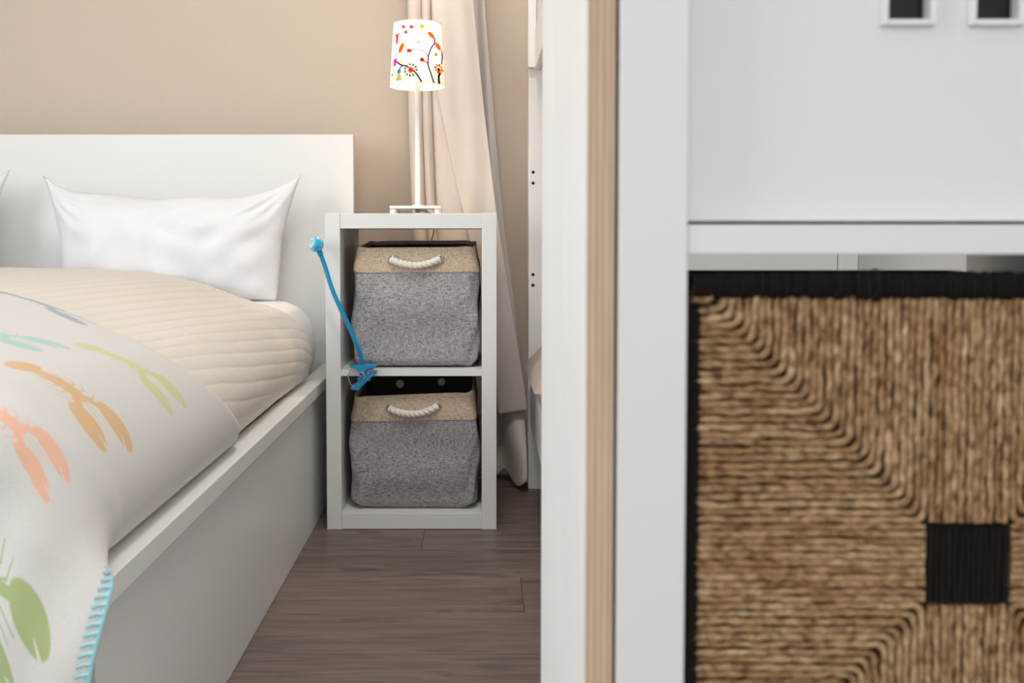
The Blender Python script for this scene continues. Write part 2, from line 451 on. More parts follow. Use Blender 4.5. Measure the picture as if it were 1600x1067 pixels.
# stitched channels run along the bed, slightly askew, closer together down the side
wob = 0.003 * np.sin(YY * 5 + SS * 9) + 0.0008 * np.sin(YY * 17 + SS * 31)
sv = SS - 0.115 * (YY - 2.0) - 0.05 * sstep(YY, 2.35, 2.75) ** 2 + wob
ph = np.interp(sv, [0, 1.30, 1.45, 1.70, 2.0], [0, 1.30 / 0.047, 1.30 / 0.047 + 0.15 / 0.038, 1.30 / 0.047 + 0.15 / 0.038 + 0.25 / 0.029, 50])
puff = np.abs(np.sin(PI * ph)) ** 0.24
amp = 0.0042 * (1 - 0.3 * sstep(SS, 1.4, S0))
h = amp * puff + 0.0003 * np.sin(YY * 90 + 13 * np.floor(ph)) * puff + 0.003 * np.sin(SS * 9 + YY * 4)
e = sstep(yend[:, None] - YY, 0, 0.05)
h = h + 0.004
X_ = P2[..., 0] + N2[..., 0] * h; Z_ = P2[..., 1] + N2[..., 1] * h
# the head end of the quilt rounds off on to the mattress
Z_ = Z_ - (1 - e) ** 2 * np.clip(Z_ - 0.552, 0, 0.12) * 0.85
X_ = np.minimum(X_, -0.404)
V = np.stack([X_, YY, Z_], -1).reshape(-1, 3)
q = mesh_obj('quilt', V, grid_faces(nS, nY)[:, ::-1], M['quilt'])
tag(q, 'cream quilted bedspread with stitched channels covering the bed', 'bedspread')

# pillow
def pillow(name, W, H, Dp, loc, label, skew, seed, lean=0.10, rz=0.0):
    r_ = np.random.default_rng(seed)
    n = 90
    u = np.linspace(-1, 1, n); Ug, Vg = np.meshgrid(u, u, indexing='ij')
    sag = (0.034 * (1 - np.abs(Ug) ** 6) + 0.020 * (1 - Ug ** 2) + 0.004 * np.sin(Ug * 9 + seed)) * sstep(Vg, -0.2, 1)
    x = Ug * W / 2 * (1 + 0.085 * Vg) * (1 - 0.05 * (1 - np.abs(Vg)) * np.abs(Ug)) 
    ear = (np.abs(Ug) ** 9) * (np.clip(Vg, 0, 1) ** 5)
    z = (Vg * 0.5 + 0.5) * H - sag + ear * 0.010
    x = x + np.sign(Ug) * ear * 0.010
    prof = np.clip(1 - np.abs(Ug) ** 3.2, 0, 1) ** 0.62 * np.clip(1 - np.abs(Vg) ** 2.6, 0, 1) ** 0.55
    wr = np.zeros_like(x)
    for k in range(16):
        a = r_.uniform(0, PI); f = r_.uniform(5, 16); wr += r_.normal() * 0.5 / f * np.sin(f * (Ug * math.cos(a) * 1.5 + Vg * math.sin(a)) + r_.uniform(0, 6))
    # creases radiating from the upper corners
    for sx in (-1, 1):
        dx, dy = (Ug - sx) * 1.5, Vg - 1; ang = np.arctan2(-dy, -dx * sx); rr = np.hypot(dx, dy)
        wr += 0.20 * np.sin(ang * 15 + 2.5 * rr) * np.exp(-((rr - 0.42) / 0.32) ** 2)
    wr += 0.16 * np.sin(Ug * 21 + 3 * np.sin(Vg * 4)) * np.exp(-((Vg - 0.72) / 0.16) ** 2)
    crease = -0.22 * np.exp(-((Ug + 0.12 + 0.02 * Vg) / 0.018) ** 2)
    front = -Dp * prof * (1 + wr * 0.38 + crease * 0.25)
    back = Dp * 0.75 * prof
    def place(y):
        zz = z; yy = y + lean * zz
        c_, s_ = math.cos(rz), math.sin(rz)
        return np.stack([x * c_ - yy * s_, x * s_ + yy * c_, zz], -1).reshape(-1, 3)
    F1 = grid_faces(n, n); F2 = F1[:, ::-1] + n * n
    o = mesh_obj(name, np.vstack([place(front), place(back)]), np.vstack([F1, F2]), M['linen'])
    bm = bmesh.new(); bm.from_mesh(o.data); bmesh.ops.remove_doubles(bm, verts=bm.verts[:], dist=0.0002)
    bmesh.ops.recalc_face_normals(bm, faces=bm.faces[:]); bm.to_mesh(o.data); bm.free()
    o.data.polygons.foreach_set('use_smooth', [True] * len(o.data.polygons))
    o.location = loc
    return tag(o, label, 'pillow', 'white pillows against the headboard')
pillow('pillow', 0.635, 0.333, 0.085, (-0.843, 2.782, 0.549), 'plump white pillow propped against the headboard, whole in view', 0, 3)
pillow('pillow', 0.66, 0.352, 0.085, (-1.655, 2.782, 0.549), 'white pillow at the left edge, only its corner in view', 0, 5)

# ------------------------------------------------------------------ printed throw blanket
SA = 0.50                                             # blanket starts this far along the profile
sgrid = np.r_[np.linspace(SA, 1.10, 60, endpoint=False), np.linspace(1.10, S0, 400)]
tt = (sgrid - SA) / (S0 - SA)
vgrid = np.r_[np.linspace(0, 0.16, 36, endpoint=False), np.linspace(0.16, 1, 520)]
nI, nJ = len(tt), len(vgrid)
# far edge of the blanket: lies slantwise over the bed, drawn back down the side
yfar = np.interp(sgrid, [SA, 1.10, 1.274, 1.375, 1.47, 1.53, 1.58, 1.62, S0], [1.84, 1.775, 1.665, 1.60, 1.565, 1.59, 1.67, 1.755, 1.79])
yfar = np.convolve(np.pad(yfar, 15, mode='edge'), np.hanning(31) / np.hanning(31).sum(), 'valid')
S1 = 1.40
wh = np.clip((sgrid - S1) / (S0 - S1), 0, 1)                        # 0 on top of the bed, 1 at the stitched side hem
yfoot = 1.10 + 0.065 * sstep(wh, 0.2, 1.0)                          # where the cloth leaves the bed
TT = 0.62 + vgrid[None] * (yfar[:, None] - 0.62)                    # running length of the cloth
dd = np.clip(yfoot[:, None] - TT, 0, None)
Sg = np.repeat(sgrid[:, None], nJ, 1); Yg = TT
HEM = np.array([(0, -.449, 1.165, .368), (.05, -.432, 1.126, .382), (.09, -.405, 1.088, .383), (.115, -.390, 1.066, .378), (.137, -.381, 1.046, .369), (.172, -.382, 1.025, .343), (.215, -.387, 1.003, .306), (.245, -.389, .996, .2765), (.33, -.393, .99, .19), (.5, -.395, .985, .03)])
TOP = np.array([(0, 0, 0, 0), (.03, 0, -.028, -.008), (.06, -.002, -.052, -.026), (.09, -.004, -.070, -.050), (.13, -.008, -.084, -.087), (.2, -.012, -.096, -.155), (.3, -.016, -.104, -.255), (.5, -.02, -.112, -.455)])
HEM = np.c_[HEM[:, :1], HEM[:, 1:] - HEM[:1, 1:]]
dh = np.stack([np.interp(dd, HEM[:, 0], HEM[:, k]) for k in (1, 2, 3)], -1)
dt_ = np.stack([np.interp(dd, TOP[:, 0], TOP[:, k]) for k in (1, 2, 3)], -1)
wq = (wh ** 1.15)[:, None, None]
disp = dt_ * (1 - wq) + dh * wq
Pe, Ne = at_s(D0, Sg.ravel())
Pe = Pe.reshape(nI, nJ, 2); Ne = Ne.reshape(nI, nJ, 2)
hang = sstep(dd, 0, 0.12)
off = 0.017 + 0.003 * np.sin(Sg * 8 + TT * 7) + 0.002 * np.sin(Sg * 3 - TT * 13)
off = off + (0.017 - off) * sstep(Sg, S0 - 0.25, S0 - 0.08)
off = off - 0.009 * sstep(Sg, S0 - 0.02, S0)
off = off - 0.003 * (1 - sstep(yfar[:, None] - TT, 0, 0.010))
fold = hang * (0.012 * np.sin(Sg * 26 + 1.0) * sstep(dd, 0.05, 0.3) + 0.004 * np.sin(Sg * 55 + dd * 9))
BV = np.stack([Pe[..., 0] + Ne[..., 0] * off + disp[..., 0], np.maximum(TT, yfoot[:, None]) + disp[..., 1], Pe[..., 1] + Ne[..., 1] * off + disp[..., 2]], -1)
# lower down the sheet hangs flat from the foot of the bed, its stitched hem outermost
p1, _ = at_s(D0, np.array([S1])); LX_ = p1[0, 0]; LZ_ = p1[0, 1] + 0.016
top_l = np.stack([LX_ + dt_[..., 0], 1.10 + dt_[..., 1], LZ_ + dt_[..., 2]], -1)
hem_l = np.stack([-.447 + dh[..., 0], 1.165 + dh[..., 1], .368 + dh[..., 2]], -1)
wl = wh[:, None, None]
line = top_l * (1 - wl) + hem_l * wl
hg = (sstep(dd, 0.0, 0.17) * (wh > 0)[:, None])[..., None]
BV = BV * (1 - hg) + line * hg
BV[..., 1] += -0.010 * hang + fold * 0.8
k_ = np.hanning(27); k_ /= k_.sum()
BVp = np.pad(BV, ((0, 0), (13, 13), (0, 0)), mode='reflect', reflect_type='odd')
BV = sum(k_[i] * BVp[:, i:i + nJ] for i in range(27))
Yb = TT[-1]

def seg_dist(px, py, ax, ay, bx, by):
    dx, dy = bx - ax, by - ay; t = np.clip(((px - ax) * dx + (py - ay) * dy) / (dx * dx + dy * dy + 1e-12), 0, 1)
    return np.hypot(px - ax - t * dx, py - ay - t * dy), t
def lobster_mask(a, b):
    """lobster seen from above in its own frame: tail at a=0, claw tips at a=1"""
    m = np.zeros_like(a)
    def soft(d, wdt): return np.clip((wdt - d) / 0.008 + 0.5, 0, 1)
    def ell(cx, cy, rx, ry, rot):
        c_, s_ = math.cos(rot), math.sin(rot)
        X = (a - cx) * c_ + (b - cy) * s_; Yv = -(a - cx) * s_ + (b - cy) * c_
        return np.clip((1 - np.hypot(X / rx, Yv / ry)) * min(rx, ry) / 0.008 + 0.5, 0, 1)
    m = np.maximum(m, ell(0.09, 0, 0.12, 0.11, 0))
    m = np.maximum(m, ell(0.03, 0.03, 0.05, 0.022, -0.5)); m = np.maximum(m, ell(0.03, -0.03, 0.05, 0.022, 0.5))
    d, t = seg_dist(a, b, 0.12, 0, 0.42, 0); m = np.maximum(m, soft(d, 0.040 + 0.025 * t))
    m = np.maximum(m, ell(0.48, 0, 0.13, 0.06, 0))
    for sg in (-1, 1):
        for (x0, x1, y1, x2, y2) in ((0.40, 0.34, 0.07, 0.22, 0.09), (0.44, 0.42, 0.09, 0.32, 0.12), (0.48, 0.50, 0.10, 0.42, 0.15), (0.53, 0.58, 0.10, 0.53, 0.17)):
            d, t = seg_dist(a, b, x0, 0.02 * sg, x1, y1 * sg); m = np.maximum(m, soft(d, 0.008))
            d, t = seg_dist(a, b, x1, y1 * sg, x2, y2 * sg); m = np.maximum(m, soft(d, 0.006 - 0.003 * t))
        d, t = seg_dist(a, b, 0.55, 0.02 * sg, 0.66, 0.105 * sg); m = np.maximum(m, soft(d, 0.028))
        d, t = seg_dist(a, b, 0.57, 0.01 * sg, 0.80, 0.025 * sg); m = np.maximum(m, soft(d, 0.004))
        cl = ell(0.80, 0.145 * sg, 0.20, 0.088, 0.06 * sg)
        d, t = seg_dist(a, b, 0.88, 0.125 * sg, 1.02, 0.105 * sg)
        cl = cl * (1 - np.clip((0.004 + 0.012 * t - d) / 0.006 + 0.5, 0, 1))
        m = np.maximum(m, cl)
    return m
base = np.array(lin(224, 219, 213)[:3])
C = np.repeat(base[None], nI * nJ, 0).reshape(nI, nJ, 3)
LOBSTERS = [                                          # tail (s, Y), length, heading, lateral scale, colour
    (1.395, 1.212, 0.160, -12, 1.35, (226, 172, 92)),
    (1.390, 1.432, 0.158, -1, 1.25, (206, 212, 132)),
    (1.125, 1.730, 0.270, -31, 0.50, (140, 160, 178)),
    (1.225, 1.372, 0.168, -8, 1.20, (158, 208, 196)),
    (1.388, 1.072, 0.158, -9, 0.62, (250, 180, 142)),
    (1.436, 0.972, 0.172, -28, 1.55, (156, 178, 84)),
    (1.165, 1.130, 0.160, -10, 1.30, (140, 160, 178)),
    (1.290, 0.830, 0.160, -5, 1.30, (226, 172, 92)),
    (1.000, 1.500, 0.165, -8, 1.20, (250, 170, 128)),
    (0.800, 1.280, 0.165, -8, 1.20, (206, 212, 132)),
]
for (s0, y0, L, ang, lat, cc) in LOBSTERS:
    c_, s_ = math.cos(math.radians(ang)), math.sin(math.radians(ang))
    a = ((Sg - s0) * c_ + (Yg - y0) * s_) / L; bb = (-(Sg - s0) * s_ + (Yg - y0) * c_) / (L * lat)
    mk = lobster_mask(a, bb)[..., None] * 0.74
    C = C * (1 - mk) + np.array(lin(*cc)[:3]) * mk
th_ = mesh_obj('throw_blanket', BV.reshape(-1, 3), grid_faces(nI, nJ)[:, ::-1], M['throw'])
ca = th_.data.color_attributes.new('print', 'FLOAT_COLOR', 'POINT')
ca.data.foreach_set('color', np.concatenate([C.reshape(-1, 3), np.ones((nI * nJ, 1))], 1).astype(np.float32).ravel())
md = th_.modifiers.new('thickness', 'SOLIDIFY'); md.thickness = 0.006; md.offset = 0.0
tag(th_, 'pale fleece throw blanket printed with colourful lobsters', 'blanket')
# turquoise blanket stitch along the hanging side hem
vs, fs = [], []
def add_tube(path, r_, ns=6):
    v, f = tube_mesh(path, r_, nseg=ns); o_ = sum(len(x) for x in vs); vs.append(v); fs.extend([[i + o_ for i in ff] for ff in f])
hi = [j for j in range(nJ) if 0.70 < Yb[j] < 1.085]
nrm_at = lambda i, j: np.cross(BV[i, j] - BV[i - 6, j], BV[i, min(j + 4, nJ - 1)] - BV[i, max(j - 4, 0)])
def lift(i, j, t):
    n_ = nrm_at(i, j); n_ = n_ / np.linalg.norm(n_)
    if n_[1] > 0: n_ = -n_
    return BV[i, j] + n_ * t
add_tube(np.array([lift(nI - 1, j, 0.001) for j in hi[::4]]), 0.0040)
acc = 0; prev = BV[-1, hi[0]]
for j in hi:
    acc += np.linalg.norm(BV[-1, j] - prev); prev = BV[-1, j]
    if acc >= 0.0085:
        acc = 0
        i2 = nI - 1 - int(0.0165 / (sgrid[-1] - sgrid[-2]))
        add_tube(np.array([lift(nI - 1, j, 0.004), lift((nI - 1 + i2) // 2, max(j - 1, 0), 0.0045), lift(i2, max(j - 3, 0), 0.003)]), rng.uniform(0.0019, 0.0024))
st = mesh_obj('blanket_stitching', np.vstack(vs), fs, M['yarn'], th_); st['label'] = 'turquoise blanket stitch along the hem'; st['kind'] = 'stuff'

# ------------------------------------------------------------------ nightstand (open two-cell cube shelf)
ns = thing('cube_shelf', 'small white open shelf with two cells used as nightstand', 'shelf')
NX0, NX1, NY0, NY1, NZ = -0.378, 0.0406, 2.50, 2.89, 0.781
SW = 0.0365
box('side_board', NX0, NX0 + SW, NY0, NY1, 0.0, NZ, M['white'], ns)
box('side_board', NX1 - SW, NX1, NY0, NY1, 0.0, NZ, M['white'], ns)
box('top_board', NX0 + SW, NX1 - SW, NY0 + 0.0015, NY1, NZ - 0.038, NZ - 0.0012, M['white'], ns)
box('bottom_board', NX0 + SW, NX1 - SW, NY0 + 0.0015, NY1, 0.001, 0.0405, M['white'], ns)
box('middle_shelf', NX0 + SW, NX1 - SW, NY0 + 0.003, NY1 - 0.002, 0.381, 0.397, M['white'], ns, 0.0008)

# fabric baskets in the cells
def fabric_basket(x0, x1, y0, y1, zb, hgt, label, tiltL, tiltR, seed, rim_back=0.0):
    t = thing('storage_basket', label, 'basket', group='grey fabric baskets in the nightstand')
    r_ = np.random.default_rng(seed)
    cx, cy, hw, hd = (x0 + x1) / 2, (y0 + y1) / 2, (x1 - x0) / 2, (y1 - y0) / 2
    nP = 200
    th = np.linspace(0, 2 * PI, nP, endpoint=False)
    e_ = 0.16
    ux = np.sign(np.cos(th)) * np.abs(np.cos(th)) ** e_; uy = np.sign(np.sin(th)) * np.abs(np.sin(th)) ** e_
    def ring(zf, inset=0.0):
        # zf 0..1 ; side bulge, soft waist, rounded foot
        bul = 0.006 * math.sin(PI * min(zf * 1.15, 1)) - 0.006 * sstep(np.array(zf), 0.82, 1.0)
        foot = -0.012 * (1 - sstep(np.array(zf), 0.0, 0.07)) 
        wx = hw + bul + foot - inset; wy = hd + bul + foot - inset
        wavy = 0.004 * np.sin(3 * th + 9 * zf + seed) * math.sin(PI * zf) + 0.0025 * np.sin(7 * th - 14 * zf + seed) * (1 - zf)
        xx = cx + ux * (wx + wavy); yy = cy + uy * (wy + wavy)
        tl = tiltL + (tiltR - tiltL) * (ux * 0.5 + 0.5) + rim_back * (uy * 0.5 + 0.5)
        zz = zb + zf * hgt + tl * zf ** 3 + 0.0015 * np.sin(5 * th + seed) * zf
        zz = zz + 0.003 * (1 - sstep(np.array(zf), 0, 0.05)) * (1 + np.sin(4 * th + seed)) * 0.5
        return np.stack([xx, yy, zz], -1)
    bandf = 1 - 0.058 / hgt
    # body
    lv = np.r_[0, np.linspace(0.008, 0.08, 8), np.linspace(0.1, bandf, 24)]
    V = np.stack([ring(z) for z in lv]); V[0] = ring(0.0, 0.01)
    V[..., 2] = np.maximum(V[..., 2], zb + 0.001)
    F = grid_faces(len(lv), nP, wrap_v=True).tolist() + [list(range(nP))[::-1]]
    mesh_obj('body', V.reshape(-1, 3), F, M['grey_weave'], t)
    # band (turned over at the rim, runs down inside a little)
    lv = np.linspace(bandf - 0.004, 1.0, 12)
    rings = [ring(z, -0.0022) for z in lv]
    r0 = ring(1.0, -0.0022); 
    rr = ring(1.0, 0.0015); rr[:, 2] += 0.003; rings.append(rr)
    rr = ring(1.0, 0.005); rr[:, 2] += 0.001; rings.append(rr)
    rr = ring(0.97, 0.006); rings.append(rr)
    V = np.stack(rings)
    band = mesh_obj('rim_band', V.reshape(-1, 3), grid_faces(len(rings), nP, wrap_v=True), M['tan_weave'], t)
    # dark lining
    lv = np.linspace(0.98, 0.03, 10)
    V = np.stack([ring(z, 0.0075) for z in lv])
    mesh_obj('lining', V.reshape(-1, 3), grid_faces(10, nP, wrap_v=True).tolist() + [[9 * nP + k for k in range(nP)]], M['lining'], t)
    # rope handles, front and back, through metal eyelets
    zt = zb + hgt + (tiltL + tiltR) / 2
    hcx = cx - 0.0
    for sgn, yy in ((-1, y0 - 0.003), (1, y1 - 0.006)):
        hx = 0.058
        dz = (tiltR - tiltL) * (hx / hw)
        zl, zr = zt - 0.028 - dz / 2 + (rim_back if sgn > 0 else 0), zt - 0.028 + dz / 2 + (rim_back if sgn > 0 else 0)
        for xx, zz in ((hcx - hx, zl), (hcx + hx, zr)):
            ang = np.linspace(0, 2 * PI, 33)[:-1]
            pth = np.stack([xx + 0.0095 * np.cos(ang), np.full(32, yy - 0.001 if sgn < 0 else yy - 0.009), zz + 0.0095 * np.sin(ang)], -1)
            v, f = tube_mesh(np.vstack([pth, pth[:1]]), 0.0018, nseg=8, cap=False)
            mesh_obj('eyelet', v, f, M['steel'], band)
        if sgn > 0:                                   # the back handle hangs outside; its knots sit inside
            for xx, zz in ((hcx - hx, zl), (hcx + hx, zr)):
                kn = lathe('knot', [(0, -0.011), (0.006, -0.0105), (0.0115, -0.006), (0.0095, 0.0), (0.0125, 0.005), (0.008, 0.0105), (0, 0.0115)], M['rope'], t, (xx, yy - 0.016, zz), 16, Vector((0, 0, 1)).rotation_difference(Vector((0.3, -1, 0.2)).normalized()))
            continue
        s_ = np.linspace(-1, 1, 90)
        px = hcx + hx * s_
        pz = (zl + zr) / 2 + dz / 2 * s_ - 0.0145 * (1 - s_ ** 2)
        py = yy + sgn * (0.010 * (1 - s_ ** 6)) * (1 if sgn < 0 else 0.4) - (0.0 if sgn < 0 else 0.004)
        v, f = tube_mesh(np.stack([px, py, pz], -1), 0.0092, nseg=24, lobes=3, pitch=0.036, depth=0.30)
        mesh_obj('rope_handle', v, f, M['rope'], t)
    return t
fabric_basket(-0.314, -0.006, 2.535, 2.865, 0.3975, 0.297, 'grey fabric basket with tan rim on the upper shelf', 0.0, 0.001, 1, 0.0125)
fabric_basket(-0.322, -0.009, 2.535, 2.865, 0.041, 0.281, 'grey fabric basket with tan rim in the bottom cell', -0.002, 0.011, 4, 0.016)

# ------------------------------------------------------------------ table lamp
lp = thing('table_lamp', 'slim white table lamp with flower print shade on the nightstand', 'lamp')
LX, LY = -0.1625, 2.68
bm = bmesh.new(); add_box(bm, -0.231, -0.100, LY - 0.065, LY + 0.065, 0.7945, 0.8015, 0.0025, 3)
bm_obj('base_plate', bm, M['lampwhite'], lp)
for (x, y) in ((-0.222, LY - 0.052), (-0.109, LY - 0.052), (-0.222, LY + 0.052), (-0.109, LY + 0.052)):
    lathe('foot', [(0, 0), (0.0085, 0), (0.009, 0.001), (0.009, 0.0125), (0.008, 0.0138), (0, 0.0138)], M['lampwhite'], lp, (x, y, 0.7802), 20)
lathe('nut', [(0, 0), (0.006, 0), (0.007, 0.002), (0.007, 0.009), (0, 0.009)], M['steel'], lp, (LX, LY, 0.7852), 6)
SB, ST_, RB, RT = 1.112, 1.272, 0.0715, 0.0605
lathe('stem', [(0.0, 0.8), (0.016, 0.801), (0.016, 0.8045), (0.0068, 0.807), (0.0068, SB + 0.03), (0.014, SB + 0.033), (0.014, SB + 0.07), (0.0, SB + 0.071)], M['lampwhite'], lp, (LX, LY, 0), 28)
lathe('bulb', [(0, SB + 0.071), (0.012, SB + 0.073), (0.014, SB + 0.083), (0.020, SB + 0.098), (0.0215, SB + 0.11), (0.018, SB + 0.123), (0.009, SB + 0.131), (0, SB + 0.133)], M['bulb'], lp, (LX, LY, 0), 24)
# printed shade
na, nh = 420, 150
an = np.linspace(0, 2 * PI, na, endpoint=False); hh = np.linspace(0, 1, nh)
A, H = np.meshgrid(an, hh, indexing='ij')
R = RB + (RT - RB) * H
V = np.stack([LX + R * np.sin(A), LY - R * np.cos(A), SB + (ST_ - SB) * H], -1)
px = np.sin(A) * 0.5 * (1 - 0.155 * H) * 640 + 405; py = 845 - 690 * H      # drawing plane of the motif, front half
front = np.cos(A) > -0.05
px = np.where(front, px, 9999)
C = np.ones((na, nh, 3)) * np.array(lin(250, 247, 240)[:3])
def paint(mask, rgb):
    global C
    mask = np.clip(mask, 0, 1)[..., None]; C = C * (1 - mask) + np.array(lin(*rgb)[:3]) * mask
def stroke(pts, wd, rgb):
    wd = wd * 1.35
    p = smooth_path(pts, 30); mk = np.zeros_like(px)
    for i in range(29):
        d, _ = seg_dist(px, py, *p[i], *p[i + 1]); mk = np.maximum(mk, np.clip((wd - d) / 3 + 0.5, 0, 1))
    paint(mk, rgb)
def blob(cx, cy, rx, ry, rot, rgb, k=1.0):
    c_, s_ = math.cos(rot), math.sin(rot)
    X = (px - cx) * c_ + (py - cy) * s_; Yv = -(px - cx) * s_ + (py - cy) * c_
    paint(np.clip((1 - np.hypot(X / rx, Yv / ry)) * min(rx, ry) / 3 + 0.5, 0, 1) * k, rgb)
NAVY, PURP, RED, OCH, GRN, PINK = (70, 84, 120), (130, 110, 170), (206, 70, 80), (216, 160, 60), (130, 140, 80), (206, 110, 170)
stroke([(610, 845), (575, 740), (545, 650), (545, 560), (575, 460), (612, 400), (615, 340)], 6, (100, 90, 140))
stroke([(545, 555), (500, 500), (430, 480), (350, 488)], 4, PURP)
stroke([(545, 635), (510, 610), (475, 592)], 5, RED)
stroke([(470, 835), (430, 770), (370, 705), (300, 665), (230, 640), (175, 595)], 7, NAVY)
stroke([(265, 652), (230, 668), (212, 695)], 6, (110, 130, 160))
stroke([(172, 590), (175, 540), (163, 490)], 4, PINK)
for a_, rot in (((575, 315), 0.75), ((650, 425), 1.0)):
    blob(a_[0], a_[1], 48, 25, rot, OCH); blob(a_[0] + 8, a_[1] - 8, 34, 9, rot, (225, 110, 80), 0.7)
blob(475, 592, 24, 24, 0, (214, 70, 70)); blob(475, 592, 8, 8, 0, (120, 40, 60))
for (x, y, r_) in ((262, 225, 22), (290, 287, 22), (355, 235, 24)): blob(x, y, r_, r_ * 0.8, 0.5, (226, 100, 110))
blob(474, 228, 24, 24, 0, (222, 200, 100))
blob(330, 492, 30, 20, 0.3, (206, 80, 90)); stroke([(330, 492), (300, 525)], 4, RED); stroke([(330, 492), (285, 470)], 3, RED)
blob(185, 350, 16, 62, 0.08, (220, 100, 120)); stroke([(180, 330), (165, 290)], 5, RED); stroke([(188, 330), (208, 290)], 5, RED)
blob(237, 455, 26, 62, 0.45, (232, 170, 110)); blob(237, 455, 10, 45, 0.45, (200, 110, 70))
blob(160, 605, 24, 45, 0.1, (214, 130, 200)); blob(160, 585, 12, 18, 0, (180, 80, 170))
blob(210, 712, 22, 32, 0.1, (130, 170, 200))
for k in range(4): stroke([(200 + k * 6, 740), (178 + k * 18, 805)], 7, (205, 210, 150))
for k in range(11):
    a_ = 2 * PI * k / 11; stroke([(348 + 26 * math.cos(a_), 705 + 26 * math.sin(a_)), (348 + 52 * math.cos(a_), 705 + 52 * math.sin(a_))], 2.5, (190, 150, 110))
    blob(348 + 68 * math.cos(a_), 705 + 62 * math.sin(a_), 13, 13, 0, GRN)
blob(348, 705, 30, 30, 0, (226, 130, 120)); blob(348, 705, 14, 14, 0, (190, 40, 60))
stroke([(665, 830), (660, 760), (672, 720), (660, 680)], 8, (60, 50, 70))
for k in range(8):
    a_ = 2 * PI * k / 8 + 0.2; blob(660 + 36 * math.cos(a_), 672 + 40 * math.sin(a_), 12, 18, a_ + PI / 2, (236, 190, 90) if k % 2 else (224, 130, 110))
blob(660, 680, 15, 18, 0, (160, 40, 50))
blob(630, 520, 22, 26, 0, (214, 210, 160)); blob(630, 520, 9, 10, 0, (140, 150, 90))
blob(240, 590, 28, 20, 0.2, (244, 220, 180)); stroke([(400, 388), (432, 404), (470, 415)], 4, (150, 140, 130)); blob(432, 404, 10, 8, 0, (60, 80, 60))
stroke([(440, 440), (470, 455), (500, 410)], 2, (240, 190, 170))
stroke([(690, 460), (695, 540), (690, 610)], 5, (130, 90, 120)); blob(125, 735, 12, 18, 0, (190, 200, 140))
C = C ** 1.5
C = np.where((H < 0.012)[..., None], np.array(lin(205, 195, 185)[:3]), C)
# shell with thickness: outer carries the print, inner is plain
Vi = np.stack([LX + (R - 0.0012) * np.sin(A), LY - (R - 0.0012) * np.cos(A), SB + (ST_ - SB) * H], -1)
o = mesh_obj('lamp_shade', V.reshape(-1, 3), grid_faces(na, nh, wrap_u=True), M['shade'], lp)
ca = o.data.color_attributes.new('print', 'FLOAT_COLOR', 'POINT')
ca.data.foreach_set('color', np.concatenate([C.reshape(-1, 3), np.ones((na * nh, 1))], 1).astype(np.float32).ravel())
o['label'] = 'white shade printed with coloured flowers and stems'
for zz, rr in ((SB, RB), (ST_, RT)):
    aa = np.linspace(0, 2 * PI, 73)
    v, f = tube_mesh(np.stack([LX + rr * np.sin(aa), LY - rr * np.cos(aa), np.full(73, zz)], -1), 0.0013, nseg=8, cap=False)
    mesh_obj('shade_ring', v, f, M['lampwhite'], o)
tube('power_cable', smooth_path([(LX + 0.002, LY, 0.789), (LX + 0.016, LY + 0.03, 0.792), (LX + 0.03, LY + 0.08, 0.785), (LX + 0.035, NY1 - 0.01, 0.784), (LX + 0.034, NY1 + 0.012, 0.776), (LX + 0.03, NY1 + 0.018, 0.73), (LX + 0.022, NY1 + 0.014, 0.70), (LX + 0.015, NY1 + 0.014, 0.6), (LX + 0.02, NY1 + 0.016, 0.3), (LX + 0.02, NY1 + 0.02, 0.006)], 120), 0.0022, M['cable'], lp)
# ------------------------------------------------------------------ blue clip reading light
cl = thing('clip_light', 'bright blue gooseneck reading light clipped to the nightstand shelf', 'lamp')
neck = smooth_path([(-.287, 2.487, .409), (-.2895, 2.482, .428), (-.297, 2.474, .455), (-.323, 2.466, .521), (-.354, 2.463, .591), (-.374, 2.462, .655), (-.386, 2.458, .689)], 80)
tube('gooseneck', neck, 0.0054, M['blue'], cl, nseg=14)
dirv = Vector(neck[-1] - neck[-6]).normalized()
q = Vector((0, 0, 1)).rotation_difference(dirv)
lathe('neck_socket', [(0, -0.012), (0.006, -0.012), (0.0068, -0.008), (0.0068, 0.0), (0.0085, 0.002), (0.0085, 0.006), (0, 0.007)], M['blue'], cl, tuple(neck[-1]), 20, q)
hd = Vector((-0.8, -0.45, 0.35)).normalized(); q2 = Vector((0, 0, 1)).rotation_difference(hd)
hp = Vector(neck[-1]) + dirv * 0.017
lathe('light_head', [(0, -0.018), (0.008, -0.016), (0.015, -0.010), (0.0185, -0.002), (0.0195, 0.005), (0.019, 0.009), (0.0175, 0.0115), (0.014, 0.0125), (0.006, 0.0115), (0, 0.011)], M['blueclear'], cl, tuple(hp), 12, q2)
for k in range(5):
    a_ = k * 2 * PI / 5
    off_ = q2 @ Vector((0.009 * math.cos(a_), 0.009 * math.sin(a_), 0.0123))
    lathe('led', [(0, -0.001), (0.002, -0.001), (0.002, 0.001), (0.0012, 0.002), (0, 0.0023)], M['lampwhite'], cl, tuple(hp + off_), 10, q2)
